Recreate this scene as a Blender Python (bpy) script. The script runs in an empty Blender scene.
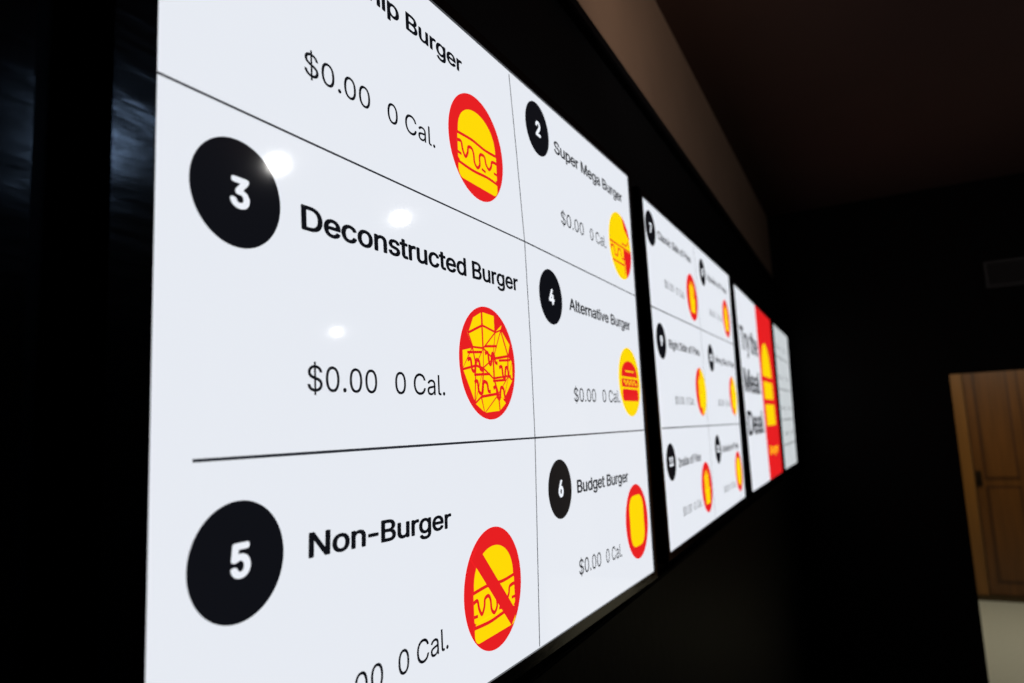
import bpy, bmesh, math, os, random
from mathutils import Matrix, Vector
from mathutils.geometry import delaunay_2d_cdt
random.seed(4)
D=0.42; CZ=1.75
sc=bpy.context.scene
sc.view_settings.view_transform='Standard'
sc.view_settings.look='None'
COL=bpy.context.collection

# ---------------- materials ----------------
def mat(name,base,rough=.5,emit=None,es=1.0,spec=.5,metal=0,noise=None,coat=0):
    m=bpy.data.materials.new(name);m.use_nodes=True;nt=m.node_tree;b=nt.nodes['Principled BSDF']
    b.inputs['Base Color'].default_value=(*base,1);b.inputs['Roughness'].default_value=rough
    b.inputs['Specular IOR Level'].default_value=spec;b.inputs['Metallic'].default_value=metal
    b.inputs['Coat Weight'].default_value=coat
    if emit: b.inputs['Emission Color'].default_value=(*emit,1);b.inputs['Emission Strength'].default_value=es
    if noise:
        sx,amt,bump=noise
        tc=nt.nodes.new('ShaderNodeTexCoord');mp=nt.nodes.new('ShaderNodeMapping');mp.inputs['Scale'].default_value=sx
        n=nt.nodes.new('ShaderNodeTexNoise');n.inputs['Scale'].default_value=1;n.inputs['Detail'].default_value=6
        nt.links.new(tc.outputs['Object'],mp.inputs[0]);nt.links.new(mp.outputs[0],n.inputs['Vector'])
        mx=nt.nodes.new('ShaderNodeMix');mx.data_type='RGBA'
        mx.inputs['A'].default_value=(*[c*(1-amt) for c in base],1);mx.inputs['B'].default_value=(*[min(1,c*(1+amt)) for c in base],1)
        nt.links.new(n.outputs['Fac'],mx.inputs['Factor']);nt.links.new(mx.outputs['Result'],b.inputs['Base Color'])
        if bump:
            bp=nt.nodes.new('ShaderNodeBump');bp.inputs['Strength'].default_value=bump;bp.inputs['Distance'].default_value=.01
            nt.links.new(n.outputs['Fac'],bp.inputs['Height']);nt.links.new(bp.outputs[0],b.inputs['Normal'])
    return m
def lcd(name,c,s=1): return mat(name,(.004,.004,.005),.06,c,s,.5)
M_white=lcd('lcd_white',(.80,.832,.895))
M_dim=lcd('lcd_white_dim',(.60,.64,.66))
M_ink=lcd('lcd_ink',(.005,.0055,.008))
M_grey=lcd('lcd_grey_line',(.025,.028,.036))
M_red=lcd('lcd_red',(.80,.014,.016))
M_yel=lcd('lcd_yellow',(1.0,.70,.002))
M_bezel=mat('glossy_black_bezel',(.004,.0045,.006),.14,spec=.5,noise=((8,3,14),.5,.22))
M_cab=mat('matte_black_laminate',(.0026,.0030,.0042),.45,spec=.14,noise=((30,30,30),.4,.1))
M_brown=mat('painted_brown_wall',(.24,.155,.110),.75,noise=((5,5,5),.15,.1))
M_ceil=mat('dark_ceiling_paint',(.050,.020,.014),.85,noise=((4,4,4),.15,.1))
M_black=mat('black_wall_paint',(.0030,.0023,.0022),.8,spec=.12,noise=((4,4,4),.3,.1))
M_floor=mat('dark_floor',(.010,.009,.008),.5,noise=((3,3,3),.4,.1))
M_pale=mat('pale_terrazzo',(.64,.66,.57),.35,noise=((60,60,60),.25,.05))
M_cream=mat('cream_wall',(.30,.24,.16),.8,noise=((4,4,4),.1,.1))
M_wood=mat('varnished_oak',(.115,.043,.007),.38,noise=((22,22,1.6),.6,.15))
M_woodd=mat('oak_trim_dark',(.060,.021,.004),.4,noise=((22,22,1.6),.5,.15))
M_jamb=mat('golden_oak_jamb',(.20,.085,.015),.4,noise=((22,22,1.6),.4,.15))
M_metal=mat('dark_bronze_hardware',(.10,.07,.04),.35,metal=1,noise=((30,30,30),.2,.05))
M_vent=mat('vent_grey_paint',(.03,.026,.024),.6,noise=((20,20,20),.2,.05))
M_bulb=mat('lit_bulb_glass',(1,1,1),.3,(1,.97,.94),36)
M_glint=mat('added_blue_glow',(.8,.85,1),.3,(.40,.62,1.0),16.0)  # glow of the added emitter that makes the bezel glints

# ---------------- helpers ----------------
def link(o,parent=None):
    COL.objects.link(o)
    if parent is not None: o.parent=parent
    return o
def mesh_obj(name,verts,faces,m,parent=None):
    me=bpy.data.meshes.new(name);me.from_pydata(verts,[],faces);me.update();me.materials.append(m)
    return link(bpy.data.objects.new(name,me),parent)
def box(name,lo,hi,m,parent=None,bevel=0):
    bm=bmesh.new();bmesh.ops.create_cube(bm,size=1)
    for v in bm.verts: v.co=Vector([lo[i]+(v.co[i]+.5)*(hi[i]-lo[i]) for i in range(3)])
    if bevel: bmesh.ops.bevel(bm,geom=bm.edges[:],offset=bevel,segments=2,affect='EDGES')
    me=bpy.data.meshes.new(name);bm.to_mesh(me);bm.free();me.materials.append(m)
    return link(bpy.data.objects.new(name,me),parent)
def W(u,v,off=0.0): return (off,u*D,CZ+v*D)
def empty(name,loc=(0,0,0)):
    e=bpy.data.objects.new(name,None);e.empty_display_size=.1;COL.objects.link(e);return e

class Layer:
    """collects flat artwork polygons of one colour on a display face"""
    def __init__(s): s.v=[];s.f=[]
    def poly(s,pts,off):
        b=len(s.v); s.v+= [W(u,v,off) for u,v in pts]; s.f.append(list(range(b,b+len(pts))))
    def stroke(s,pts,w,off):
        n=len(pts)
        L=[];R=[]
        for i in range(n):
            a=Vector(pts[max(0,i-1)]);c=Vector(pts[min(n-1,i+1)]);t=(c-a).normalized();nn=Vector((-t.y,t.x))*w/2
            p=Vector(pts[i]);L.append(tuple(p+nn));R.append(tuple(p-nn))
        for i in range(n-1): s.poly([R[i],R[i+1],L[i+1],L[i]],off)
    def disc(s,c,r,off,n=64,ry=None,a0=0,a1=2*math.pi):
        ry=ry or r
        s.poly([(c[0]+r*math.cos(a0+(a1-a0)*i/n),c[1]+ry*math.sin(a0+(a1-a0)*i/n)) for i in range(n if abs(a1-a0-2*math.pi)<1e-6 else n+1)],off)
    def make(s,name,m,parent):
        if s.f: mesh_obj(name,s.v,s.f,m,parent)

FONT=None
try:
    fp=os.path.join(bpy.utils.system_resource('DATAFILES'),'fonts','Inter.woff2')
    if os.path.exists(fp): FONT=bpy.data.fonts.load(fp)
except Exception: FONT=None
CAP=.727 if FONT else .70

GL={}
def glyph(ch):
    """robustly triangulated glyph: (verts, tris, xmin, xmax) in em units, non-zero winding fill"""
    if ch in GL: return GL[ch]
    cu=bpy.data.curves.new('g','FONT');cu.body=ch;cu.size=1;cu.resolution_u=6;cu.fill_mode='NONE'
    if FONT: cu.font=FONT
    o=bpy.data.objects.new('g_tmp',cu);COL.objects.link(o)
    dg=bpy.context.evaluated_depsgraph_get();dg.update()
    me=bpy.data.meshes.new_from_object(o.evaluated_get(dg));bpy.data.objects.remove(o)
    co=[(v.co.x,v.co.y) for v in me.vertices]
    adj={}
    for e in me.edges:
        a,b=e.vertices;adj.setdefault(a,[]).append(b);adj.setdefault(b,[]).append(a)
    bpy.data.meshes.remove(me)
    seen=set();loops=[]
    for s in sorted(adj):
        if s in seen: continue
        L=[s];seen.add(s);cur=s
        # follow increasing vertex order so the contour direction is preserved
        while True:
            nx=[x for x in adj[cur] if x not in seen]
            if not nx: break
            nxt=min(nx) if len(L)==1 and (s+1) in nx else nx[0]
            if len(L)==1 and (s+1) in nx: nxt=s+1
            L.append(nxt);seen.add(nxt);cur=nxt
        P=[]
        for i in L:
            if not P or math.hypot(co[i][0]-P[-1][0],co[i][1]-P[-1][1])>1e-4: P.append(co[i])
        while len(P)>2 and math.hypot(P[0][0]-P[-1][0],P[0][1]-P[-1][1])<1e-4: P.pop()
        if len(P)>2: loops.append(P)
    if not loops:
        GL[ch]=([],[],0,0);return GL[ch]
    def wind(x,y):
        w=0
        for P in loops:
            n=len(P)
            for i in range(n):
                x0,y0=P[i];x1,y1=P[(i+1)%n]
                if (y0<=y)!=(y1<=y):
                    t=(y-y0)/(y1-y0)
                    if x0+t*(x1-x0)>x: w+=1 if y1>y0 else -1
        return w
    vs=[];ed=[]
    for P in loops:
        b=len(vs);n=len(P);vs+=[Vector(p) for p in P];ed+=[(b+i,b+(i+1)%n) for i in range(n)]
    r=delaunay_2d_cdt(vs,ed,[],0,1e-6)
    ov=[(v.x,v.y) for v in r[0]];tri=[]
    for f in r[2]:
        cx=sum(ov[i][0] for i in f)/len(f);cy=sum(ov[i][1] for i in f)/len(f)
        if wind(cx,cy)!=0: tri.append(list(f))
    xs=[p[0] for P in loops for p in P]
    GL[ch]=(ov,tri,min(xs),max(xs));return GL[ch]
ADV={}
def advance(ch,nx=None):
    if ch not in ADV:
        def wd(s):
            cu=bpy.data.curves.new('g','FONT');cu.body=s;cu.size=1;cu.resolution_u=2
            if FONT: cu.font=FONT
            o=bpy.data.objects.new('g_tmp',cu);COL.objects.link(o);bpy.context.view_layer.update();d=o.dimensions.x;bpy.data.objects.remove(o);return d
        ADV[ch]=wd('H'+ch+'H')-wd('HH') if ch!=' ' else wd('H H')-wd('HH')
    return ADV[ch]
def text(name,s,a,b,cap,m,parent,off,bold=0,center=False,width=None,track=0.0):
    """a,b = baseline start / end on the board plane; or centre a with natural width.
    bold (em): stem thickening, built from slightly displaced copies of the glyph outlines"""
    base=[];polys=[];pen=0
    for ch in s:
        if ch=='-': pen-=.06
        ov,tr,_,_=glyph(ch)
        b0=len(base);base+=[(x+pen,y) for x,y in ov];polys+=[[b0+i for i in t] for t in tr]
        pen+=advance(ch)+track-(.06 if ch=='-' else 0)
    offs=[(0,0)]
    if bold: offs=[(bold*math.cos(math.radians(k)),bold*.7*math.sin(math.radians(k))) for k in range(0,360,45)]
    vs=[];fs=[]
    for ox,oy in offs:
        b0=len(vs);vs+=[(x+ox,y+oy) for x,y in base];fs+=[[b0+i for i in p] for p in polys]
    x0,x1=min(v[0] for v in vs),max(v[0] for v in vs);sy=cap/CAP
    if center: sx=sy;ax=a[0]-sx*(x1-x0)/2;ay=a[1]-cap/2;ang=0
    elif b is None: sx=sy*(width or 1);ax,ay=a;ang=0
    else: L=math.hypot(b[0]-a[0],b[1]-a[1]);sx=L/(x1-x0);ax,ay=a;ang=math.atan2(b[1]-a[1],b[0]-a[0])
    out=[]
    for x,y in vs:
        X=(x-x0)*sx;Y=y*sy
        out.append(W(ax+X*math.cos(ang)-Y*math.sin(ang),ay+X*math.sin(ang)+Y*math.cos(ang),off))
    mesh_obj(name,out,fs,m,parent)

# ---------------- icons ----------------
def icon(kind,c,r,red,yel):
    P=lambda pts,s=1:[(c[0]+x*r*s,c[1]+y*r*s) for x,y in pts]
    O1,O2,O3,O4=.0006,.0010,.0014,.0018
    def dome(s=1,y0=.08,rx=.64,ry=.58,n=24): return P([(rx*math.cos(math.pi*i/n),y0+ry*math.sin(math.pi*i/n)**.85 if 0<i<n else y0) for i in range(n+1)],s)
    def wave(y,amp,x0=-.6,x1=.6,n=40,k=3):
        out=[]
        for i in range(n+1):
            t=i/n;a=math.sin(t*k*2*math.pi);a=max(-1,min(1,a*1.9));out.append((x0+(x1-x0)*t,y+amp*a))
        return out
    def rrect(x0,y0,x1,y1,q=.1,n=6):
        o=[]
        for cx,cy,a in ((x1-q,y1-q,0),(x0+q,y1-q,90),(x0+q,y0+q,180),(x1-q,y0+q,270)):
            for i in range(n+1):
                t=math.radians(a+90*i/n);o.append((cx+q*math.cos(t),cy+q*math.sin(t)))
        return o
    def curve(pts,n=7):
        """smooth Catmull-Rom line through hand-placed points"""
        q=[pts[0]]+list(pts)+[pts[-1]];o=[]
        for i in range(1,len(q)-2):
            p0,p1,p2,p3=q[i-1],q[i],q[i+1],q[i+2]
            for k in range(n):
                t=k/n
                o.append(tuple(.5*(2*p1[j]+(p2[j]-p0[j])*t+(2*p0[j]-5*p1[j]+4*p2[j]-p3[j])*t*t+(3*p1[j]-p0[j]-3*p2[j]+p3[j])*t**3) for j in (0,1)))
        o.append(tuple(pts[-1]));return o
    def burger(A,B,s=1,o=O2,o3=O3):
        # one drawn silhouette with loose line work: bun, dripping sauce, patty, base
        A.poly(dome(s,y0=.06),o);A.poly(P(rrect(-.66,-.40,.66,.065,.05),s),o);A.poly(P(rrect(-.66,-.70,.66,-.38,.13),s),o)
        lw=.052*r*s
        B.stroke(P(curve([(-.68,.05),(-.2,.075),(.25,.045),(.68,.07)]),s),lw,o3)
        drip=[(-.68,-.09),(-.56,-.08),(-.52,-.20),(-.44,-.30),(-.36,-.21),(-.33,-.10),(-.22,-.08),(-.16,-.16),(-.14,-.30),(-.05,-.37),(.04,-.29),(.04,-.15),(.10,-.08),(.22,-.09),(.26,-.20),(.36,-.27),(.45,-.19),(.49,-.09),(.68,-.07)]
        B.stroke(P(curve(drip),s),lw*1.1,o3)
        B.stroke(P(curve([(-.68,-.45),(-.2,-.47),(.3,-.44),(.68,-.46)]),s),lw,o3)
        B.stroke(P([(-.68,-.29),(-.56,-.30)],s),lw*.9,o3);B.stroke(P([(.54,-.28),(.68,-.28)],s),lw*.9,o3);B.stroke(P([(.10,-.34),(.24,-.36)],s),lw*.9,o3)
    if kind=='burger': red.disc(c,r,O1);burger(yel,red,1.08)
    elif kind=='mega':
        yel.disc(c,r,O1)
        red.poly(P([(.25,-.05)]+[(math.cos(math.radians(t)),math.sin(math.radians(t))) for t in range(-65,-2,6)]+[(.99,-.05)]),O2)
        red.stroke(P([(-.98,-.02),(.99,-.02)]),.05*r,O3);red.stroke(P(wave(-.25,.12,-.9,.3,k=2)),.06*r,O3)
        red.stroke(P([(-.8,-.55),(.25,-.55)]),.05*r,O3);red.stroke(P([(.25,-.85),(.25,-.05)]),.05*r,O3);red.stroke(P([(.1,.1),(.55,.1),(.8,.3)]),.05*r,O3)
        red.poly(P([(math.cos(math.radians(t)),math.sin(math.radians(t))) for t in range(20,75,6)]+[(.45,.6)]),O2)
    elif kind=='shards':
        red.disc(c,r,O1);rnd=random.Random(11)
        n=5;g={}
        for i in range(n+1):
            for j in range(n+1): g[i,j]=(-1.0+2.0*i/n+rnd.uniform(-.14,.14),-1.0+2.0*j/n+rnd.uniform(-.14,.14))
        for i in range(n):
            for j in range(n):
                a,b,cc,d=g[i,j],g[i+1,j],g[i+1,j+1],g[i,j+1]
                k=rnd.random()
                ps=[(a,b,cc),(a,cc,d)] if k<.4 else ([(a,b,d),(b,cc,d)] if k<.75 else [(a,b,cc,d)])
                for t in ps:
                    cx=sum(p[0] for p in t)/len(t);cy=sum(p[1] for p in t)/len(t)
                    if math.hypot(cx,cy)>.92: continue
                    q=[(cx+(p[0]-cx)*.86,cy+(p[1]-cy)*.86) for p in t]
                    q=[(x/max(1,math.hypot(x,y)/.90),y/max(1,math.hypot(x,y)/.90)) for x,y in q]
                    yel.poly(P(q),O2)
        for x0,x1,y in ((-.75,-.25,-.05),(-.15,.30,.10),(.35,.80,-.12),(-.55,.0,-.42),(.1,.6,-.50)):
            m_=(x0+x1)/2
            red.stroke(P(curve([(x0,y+.05),(x0+.10,y+.07),(x0+.14,y-.10),(m_-.02,y-.12),(m_+.03,y+.06),(x1-.12,y+.05),(x1-.08,y-.08),(x1,y-.09)])),.065*r,O3);red.stroke(P([(x0,y+.18),(x1,y+.22)]),.045*r,O3)
    elif kind=='inverse':
        yel.disc(c,r,O1);red.poly(dome(1,.14,.74,.46),O2);red.poly(P(rrect(-.76,-.16,.76,.08,.06)),O2);red.poly(P(rrect(-.74,-.56,.74,-.22,.12)),O2)
        yel.stroke(P(wave(-.03,.05,k=4)),.05*r,O3);yel.stroke(P([(-.4,.3),(.4,.3)]),.04*r,O3)
    elif kind=='none':
        red.disc(c,r,O1);burger(yel,red,1.08)
        red.poly(P([(-.74,.58),(-.52,.76),(.74,-.58),(.52,-.76)]),O4)
    elif kind=='blob': red.disc(c,r,O1);yel.poly(P(rrect(-.64,-.66,.60,.70,.38)),O2)
    elif kind in('fries','fries_r'):
        red.disc(c,r,O1)
        for k,(x,h) in enumerate(((-.36,.45),(-.2,.62),(-.04,.5),(.12,.66),(.28,.5))): yel.poly(P([(x-.065,-.1),(x+.065,-.1),(x+.08,h),(x-.05,h+.03)]),O2)
        yel.poly(P([(-.46,.0),(-.2,-.08),(.2,-.08),(.46,.0),(.34,-.66),(-.34,-.66)]),O3)
        if kind=='fries_r': yel.poly(P([(0,-.95),(0,.95)]+[(.95*math.cos(math.radians(t)),.95*math.sin(math.radians(t))) for t in range(85,-90,-8)]),O4)
    elif kind=='dot': red.disc(c,r,O1);yel.disc(c,r*.62,O2,ry=r*.7)

# ---------------- displays ----------------
def frame_ring(name,q,w,parent,m,front=.003,back=-.03):
    """q: TL,TR,BR,BL inner corners; w: widths l,t,r,b"""
    TL,TR,BR,BL=q;l,t,r,b=w
    outer=[(TL[0]-l,TL[1]+t),(TR[0]+r,TR[1]+t),(BR[0]+r,BR[1]-b),(BL[0]-l,BL[1]-b)]
    e=.012
    mid=[(TL[0]-l+e,TL[1]+t-e),(TR[0]+r-e,TR[1]+t-e),(BR[0]+r-e,BR[1]-b+e),(BL[0]-l+e,BL[1]-b+e)]
    rings=[[W(*p,-.002) for p in q],[W(p[0],p[1],front) for p in q],[W(*p,front) for p in mid],[W(*p,front-.005) for p in outer],[W(*p,back) for p in outer]]
    vs=[v for R in rings for v in R];fs=[]
    for k in range(4):
        for i in range(4):
            j=(i+1)%4;fs.append([k*4+i,k*4+j,(k+1)*4+j,(k+1)*4+i])
    fs.append([16,19,18,17])
    return mesh_obj(name,vs,fs,m,parent)

def display(q,w,face):
    e=empty('menu_display')
    frame_ring('bezel',q,w,e,M_bezel)
    mesh_obj('lcd_panel',[W(*p,0) for p in (q[3],q[2],q[1],q[0])],[[0,1,2,3]],face,e)
    return e

def badge(e,ink,c,n,r=.104,white=M_white):
    ink.disc(c,r,.0006)
    text('badge_numeral',str(n),(c[0]+.004,c[1]+.013),None,.078 if len(str(n))<2 else .068,white,e,.0010,bold=.038,center=True,track=.03)

# ---- display 1
e=display([(.691,1.209),(3.385,1.293),(3.352,-.718),(.691,-.668)],(.085,.05,.05,.05),M_white)
ink,red,yel,ln=Layer(),Layer(),Layer(),Layer()
ln.stroke([(.693,.622),(2.088,.646),(3.38,.650)],.0052,.0003)
ln.stroke([(.772,-.027),(2.09,-.033),(3.365,-.037)],.0060,.0003)
ln.stroke([(2.03,1.24),(2.06,.95),(2.088,.646),(2.094,.3),(2.09,-.033),(2.045,-.69)],.0055,.0004)
for n,c in ((3,(.862,.460)),(5,(.866,-.206)),(2,(2.250,1.121)),(4,(2.290,.480)),(6,(2.277,-.220)),(1,(.862,1.12))): badge(e,ink,c,n)
T=lambda s,a,b,cap=.070:text('item_title',s,a,b,cap,M_ink,e,.0006,bold=.023,track=-.01)
T('Deconstructed Burger',(1.023,.432),(2.019,.459),.073)
T('Flagship Burger',(1.023,1.078),(1.706,1.090),.070)
T('Non-Burger',(1.034,-.231),(1.553,-.248),.066)
T('Super Mega Burger',(2.403,1.084),(3.262,1.115),.07)
T('Alternative Burger',(2.463,.456),(3.244,.455),.066)
T('Budget Burger',(2.434,-.250),(3.052,-.262),.066)
def price(a,m,n,b,v1,v2,cap=.076):
    vm=v1+(v2-v1)*(m-a)/(b-a);vn=v1+(v2-v1)*(n-a)/(b-a)
    text('price_text','$0.00',(a,v1),(m,vm),cap,M_ink,e,.0006,bold=.003)
    text('calorie_text','0 Cal.',(n,vn),(b,v2),cap,M_ink,e,.0006,bold=.003)
price(1.036,1.259,1.327,1.546,.096,.098)
price(1.036,1.257,1.325,1.540,.780,.790)
price(1.036,1.257,1.312,1.520,-.546,-.541)
price(2.433,2.68,2.755,2.965,.798,.812)
price(2.458,2.70,2.78,3.014,.094,.097)
price(2.408,2.64,2.70,2.900,-.545,-.566)
for k,c,r in (('burger',(1.780,.876),.168),('shards',(1.794,.202),.171),('none',(1.769,-.447),.168),('mega',(3.178,.871),.168),('inverse',(3.178,.198),.165),('blob',(3.144,-.451),.168)): icon(k,c,r,red,yel)
ln.make('grid_lines',M_grey,e);ink.make('number_badges',M_ink,e);red.make('icon_red_artwork',M_red,e);yel.make('icon_yellow_artwork',M_yel,e)

# ---- display 2
e=display([(3.630,1.255),(6.36,1.290),(6.20,-.668),(3.660,-.685)],(.05,.05,.05,.05),M_white)
ink,red,yel,ln=Layer(),Layer(),Layer(),Layer()
ln.stroke([(3.66,.637),(6.30,.655)],.007,.0003);ln.stroke([(3.70,-.035),(6.24,-.05)],.007,.0003);ln.stroke([(4.92,1.25),(4.93,.35),(4.90,-.67)],.008,.0004)
for n,c in ((7,(3.770,1.107)),(8,(5.165,1.105)),(9,(3.820,.457)),(10,(5.22,.458)),(11,(3.836,-.225)),(12,(5.19,-.218))): badge(e,ink,c,n)
T('Classic Side of Fries',(3.915,1.081),(4.79,1.100));T('Right Side of Fries',(3.985,.432),(4.83,.445));T('Inside of Fries',(4.0,-.265),(4.60,-.262))
T('Upside of Fries',(5.33,1.08),(6.16,1.09));T('Wrong Side of Fries',(5.38,.435),(6.22,.44));T('Outside of Fries',(5.34,-.25),(6.08,-.25))
for a,v in ((4.0,.80),(4.04,.10),(4.02,-.545),(5.32,.80),(5.36,.10),(5.30,-.545)): price(a,a+.22,a+.28,a+.50,v,v,.066)
for k,c in (('fries',(4.737,.848)),('fries_r',(4.776,.193)),('fries',(4.716,-.446)),('fries',(6.04,.858)),('fries_r',(6.04,.190)),('dot',(6.00,-.438))): icon(k,c,.165,red,yel)
ln.make('grid_lines',M_grey,e);ink.make('number_badges',M_ink,e);red.make('icon_red_artwork',M_red,e);yel.make('icon_yellow_artwork',M_yel,e)

# ---- display 3 (promotion)
e=display([(6.59,1.256),(9.30,1.235),(9.10,-.68),(6.59,-.67)],(.05,.05,.05,.05),M_white)
ink,red,yel,ln=Layer(),Layer(),Layer(),Layer()
red.poly([(7.90,-.675),(9.10,-.68),(9.30,1.235),(7.96,1.245)],.0003)
for s,v,b in (('Try the',.66,7.86),('Meal',.25,7.80),('Deal',-.16,7.80)):
    text('promo_text',s,(6.72,v),(b,v),.31,M_ink,e,.0006,bold=.03)
c=(8.50,.32)
yel.poly([(c[0]+.38*math.cos(math.pi*i/20),c[1]+.14+.40*math.sin(math.pi*i/20)) for i in range(21)],.0008)
yel.poly([(8.12,.20),(8.88,.20),(8.88,.40),(8.12,.40)],.0008)
yel.poly([(8.12,-.10),(8.88,-.10),(8.88,.14),(8.12,.14)],.0008)
text('promo_caption','Burger',(8.15,-.42),(8.9,-.42),.14,M_yel,e,.0008)
ink.make('ink_artwork',M_ink,e);red.make('red_artwork',M_red,e);yel.make('yellow_artwork',M_yel,e)

# ---- display 4
e=display([(9.60,1.225),(11.45,1.225),(11.05,-.69),(9.40,-.675)],(.05,.05,.05,.05),M_dim)
ln=Layer()
for v in (.80,.36,-.05,-.38): ln.stroke([(9.6,v),(11.1,v)],.012,.0003)
ln.stroke([(10.35,1.2),(10.3,-.66)],.012,.0004)
for i in range(4):
    for a in (9.7,10.45): text('item_title',('Soda','Shake','Water','Coffee')[i],(a,(.92,.50,.08,-.26)[i]),(a+.5,(.92,.50,.08,-.26)[i]),.08,M_grey,e,.0006)
ln.make('grid_lines',M_grey,e)

# ---------------- cabinet carrying the displays ----------------
cab=empty('menu_board_cabinet')
box('fascia_panel',(-.059,.225,.001),(-.031,4.86,CZ+2.02*D),M_cab,cab)
box('near_fascia_panel',(-.059,-1.2,.001),(-.027,.221,CZ+2.02*D),M_cab,cab,.002)
box('top_lip',(-.0305,.225,CZ+1.95*D),(-.012,4.86,CZ+2.02*D),M_cab,cab,.003)
box('lower_rail',(-.0305,.24,CZ-.86*D),(-.010,4.84,CZ-.79*D),M_cab,cab,.003)
box('near_stile',(-.0268,.150,CZ-1.6*D),(-.012,.2215,CZ+1.94*D),M_bezel,cab,.003)

# ---------------- room ----------------
CE=3.12; YE=4.90; XR=5.6; YB=-2.4
box('wall_left',(-.18,YB,0),(-.06,YE,CE),M_brown)
box('floor',(-.18,YB,-.1),(XR,YE+.12,0),M_floor)
box('ceiling',(-.18,YB,CE),(XR,YE,CE+.1),M_ceil)
box('wall_right',(XR,YB,0),(XR+.1,YE,CE),M_black)
box('wall_back',(-.18,YB-.1,0),(XR,YB,CE),M_black)
OX0,OX1,OZ=.885,1.95,1.955
w=empty('wall_end')
box('wall_section_near',(-.18,YE,0),(OX0,YE+.12,CE),M_black,w)
box('wall_section_far',(OX1,YE,0),(XR,YE+.12,CE),M_black,w)
box('wall_section_header',(OX0,YE,OZ),(OX1,YE+.12,CE),M_black,w)
# vent grille on end wall
vg=empty('air_vent_grille')
vx0,vx1,vz0,vz1=1.13,1.42,CZ+.70,CZ+.86
for n_,a,b in (('rim_top',(vx0,vz1-.015),(vx1,vz1)),('rim_bottom',(vx0,vz0),(vx1,vz0+.015)),('rim_left',(vx0,vz0+.015),(vx0+.015,vz1-.015)),('rim_right',(vx1-.015,vz0+.015),(vx1,vz1-.015))):
    box(n_,(a[0],YE-.014,a[1]),(b[0],YE-.0005,b[1]),M_vent,vg)
for i in range(6):
    z=vz0+.022+i*.021; box('slat_%d'%(i+1),(vx0+.015,YE-.012,z),(vx1-.015,YE-.002,z+.008),M_vent,vg)
# hallway beyond the opening
YH=7.72
box('floor_hallway',(-.2,YE+.12,-.1),(4.0,YH+.1,0),M_pale)
box('ceiling_hallway',(-.2,YE+.12,2.75),(4.0,YH+.1,2.85),M_cream)
box('wall_hallway_left',(-.3,YE+.12,0),(-.2,YH,2.75),M_cream)
box('wall_hallway_right',(4.0,YE+.12,0),(4.1,YH,2.75),M_cream)
box('wall_hallway_end',(-.3,YH,0),(4.1,YH+.1,2.75),M_cream)
dr=empty('door_1')
box('jamb',(1.02,YH-.05,0),(1.24,YH-.001,2.35),M_jamb,dr,.004)
for i,(a,b) in enumerate(((1.25,1.66),(1.67,2.55))):
    box('leaf_%d'%(i+1),(a,YH-.04,.05),(b,YH-.001,2.25),M_wood,dr,.003)
    for j,(z0,z1) in enumerate(((.18,1.0),(1.1,2.12))):
        box('raised_panel_%d_%d'%(i+1,j+1),(a+.09,YH-.052,z0),(b-.09,YH-.0405,z1),M_wood,dr,.008)
        box('panel_moulding_%d_%d'%(i+1,j+1),(a+.07,YH-.046,z0-.02),(b-.07,YH-.0402,z1+.02),M_woodd,dr,.002)
box('meeting_gap',(1.66,YH-.03,.05),(1.67,YH-.001,2.25),M_woodd,dr)
box('kick_plate',(1.02,YH-.06,0),(2.55,YH-.0525,.05),M_metal,dr)
box('lock_plate',(1.255,YH-.052,1.02),(1.30,YH-.0405,1.16),M_metal,dr,.003)
box('lever_handle',(1.265,YH-.09,1.08),(1.29,YH-.052,1.10),M_metal,dr,.004)
box('baseboard_hallway',(-.2,YH-.02,0),(1.02,YH-.001,.1),M_cream)

# ---------------- lamps ----------------
def globe(loc,r,drop):
    L=empty('ceiling_lamp')
    bm=bmesh.new();bmesh.ops.create_uvsphere(bm,u_segments=32,v_segments=20,radius=r,matrix=Matrix.Translation(loc))
    for f in bm.faces:f.smooth=True
    me=bpy.data.meshes.new('bulb');bm.to_mesh(me);bm.free();me.materials.append(M_bulb);link(bpy.data.objects.new('bulb',me),L)
    def cyl(n,r1,r2,z0,z1):
        bm=bmesh.new();bmesh.ops.create_cone(bm,cap_ends=True,segments=32,radius1=r1,radius2=r2,depth=z1-z0,matrix=Matrix.Translation((loc[0],loc[1],(z0+z1)/2)))
        me=bpy.data.meshes.new(n);bm.to_mesh(me);bm.free();me.materials.append(M_vent);link(bpy.data.objects.new(n,me),L)
    z=loc[2]
    cyl('socket',r*.7,r*.45,z+r*.8,z+r*.8+.03)
    cyl('cord',.004,.004,z+r*.8+.03,CE-.02)
    cyl('canopy',.05,.03,CE-.02,CE)
globe((1.91,2.235,CZ+1.28),.046,0)
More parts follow.
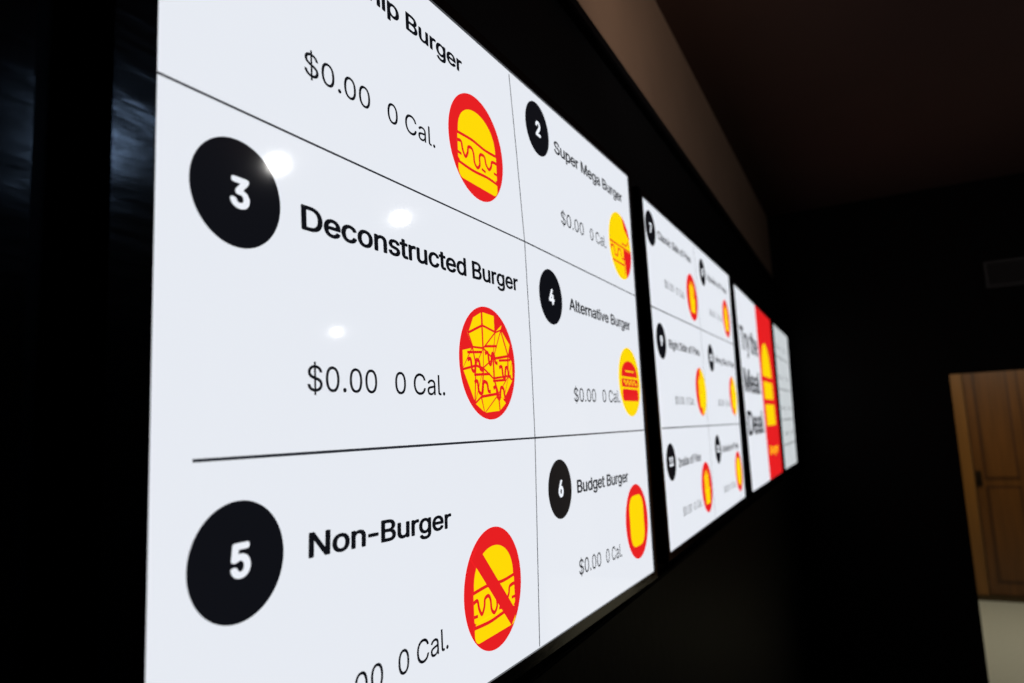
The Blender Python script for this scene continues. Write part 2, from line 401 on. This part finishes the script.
globe((1.937,3.222,CZ+1.28),.038,0)
globe((3.31,4.20,CZ+.844),.030,0)
# added blue emitter near the ceiling, unseen, placed for glints in the near bezel
lp=empty('added_glint_emitter')
box('glint_emitter_face',(2.36,1.58,CE-.03),(2.58,1.84,CE-.021),M_glint,lp)
box('glint_emitter_back',(2.34,1.56,CE-.02),(2.60,1.86,CE),M_vent,lp)

def light(name,kind,loc,energy,color,target=None,**kw):
    l=bpy.data.lights.new(name,kind);l.energy=energy;l.color=color
    for k,v in kw.items(): setattr(l,k,v)
    o=bpy.data.objects.new(name,l);o.location=loc;COL.objects.link(o)
    if target: o.rotation_euler=(Vector(target)-Vector(loc)).to_track_quat('-Z','Y').to_euler()
    return o
light('added_wall_wash','SPOT',(.75,.9,2.62),24,(1,.82,.66),(-.06,2.0,2.98),spot_size=1.3,spot_blend=1,shadow_soft_size=.06)  # added unseen spot, brightens the brown wall above the fascia
light('hallway_ceiling_light','AREA',(1.7,6.3,2.70),24,(1,.91,.72),(1.7,6.5,0),size=.9)

world=bpy.data.worlds.new('world');sc.world=world;world.use_nodes=True
world.node_tree.nodes['Background'].inputs[0].default_value=(.10,.08,.09,1);world.node_tree.nodes['Background'].inputs[1].default_value=.02

# ---------------- camera ----------------
R=[[0.88661,-0.10076,-0.45141],[0.4601,0.09123,0.88322],[-0.04779,-0.9907,0.12729]]
cam=bpy.data.objects.new('camera',bpy.data.cameras.new('camera'));COL.objects.link(cam)
X=Vector((R[0][0],R[1][0],R[2][0]));Y=-Vector((R[0][1],R[1][1],R[2][1]));Z=-Vector((R[0][2],R[1][2],R[2][2]))
m4=Matrix((( X.x,Y.x,Z.x,D),(X.y,Y.y,Z.y,0),(X.z,Y.z,Z.z,CZ),(0,0,0,1)));cam.matrix_world=m4
cam.data.sensor_width=36;cam.data.lens=681.7/1024*36;cam.data.clip_start=.02
cam.data.dof.use_dof=True;cam.data.dof.focus_distance=.78;cam.data.dof.aperture_fstop=4.0
sc.camera=cam
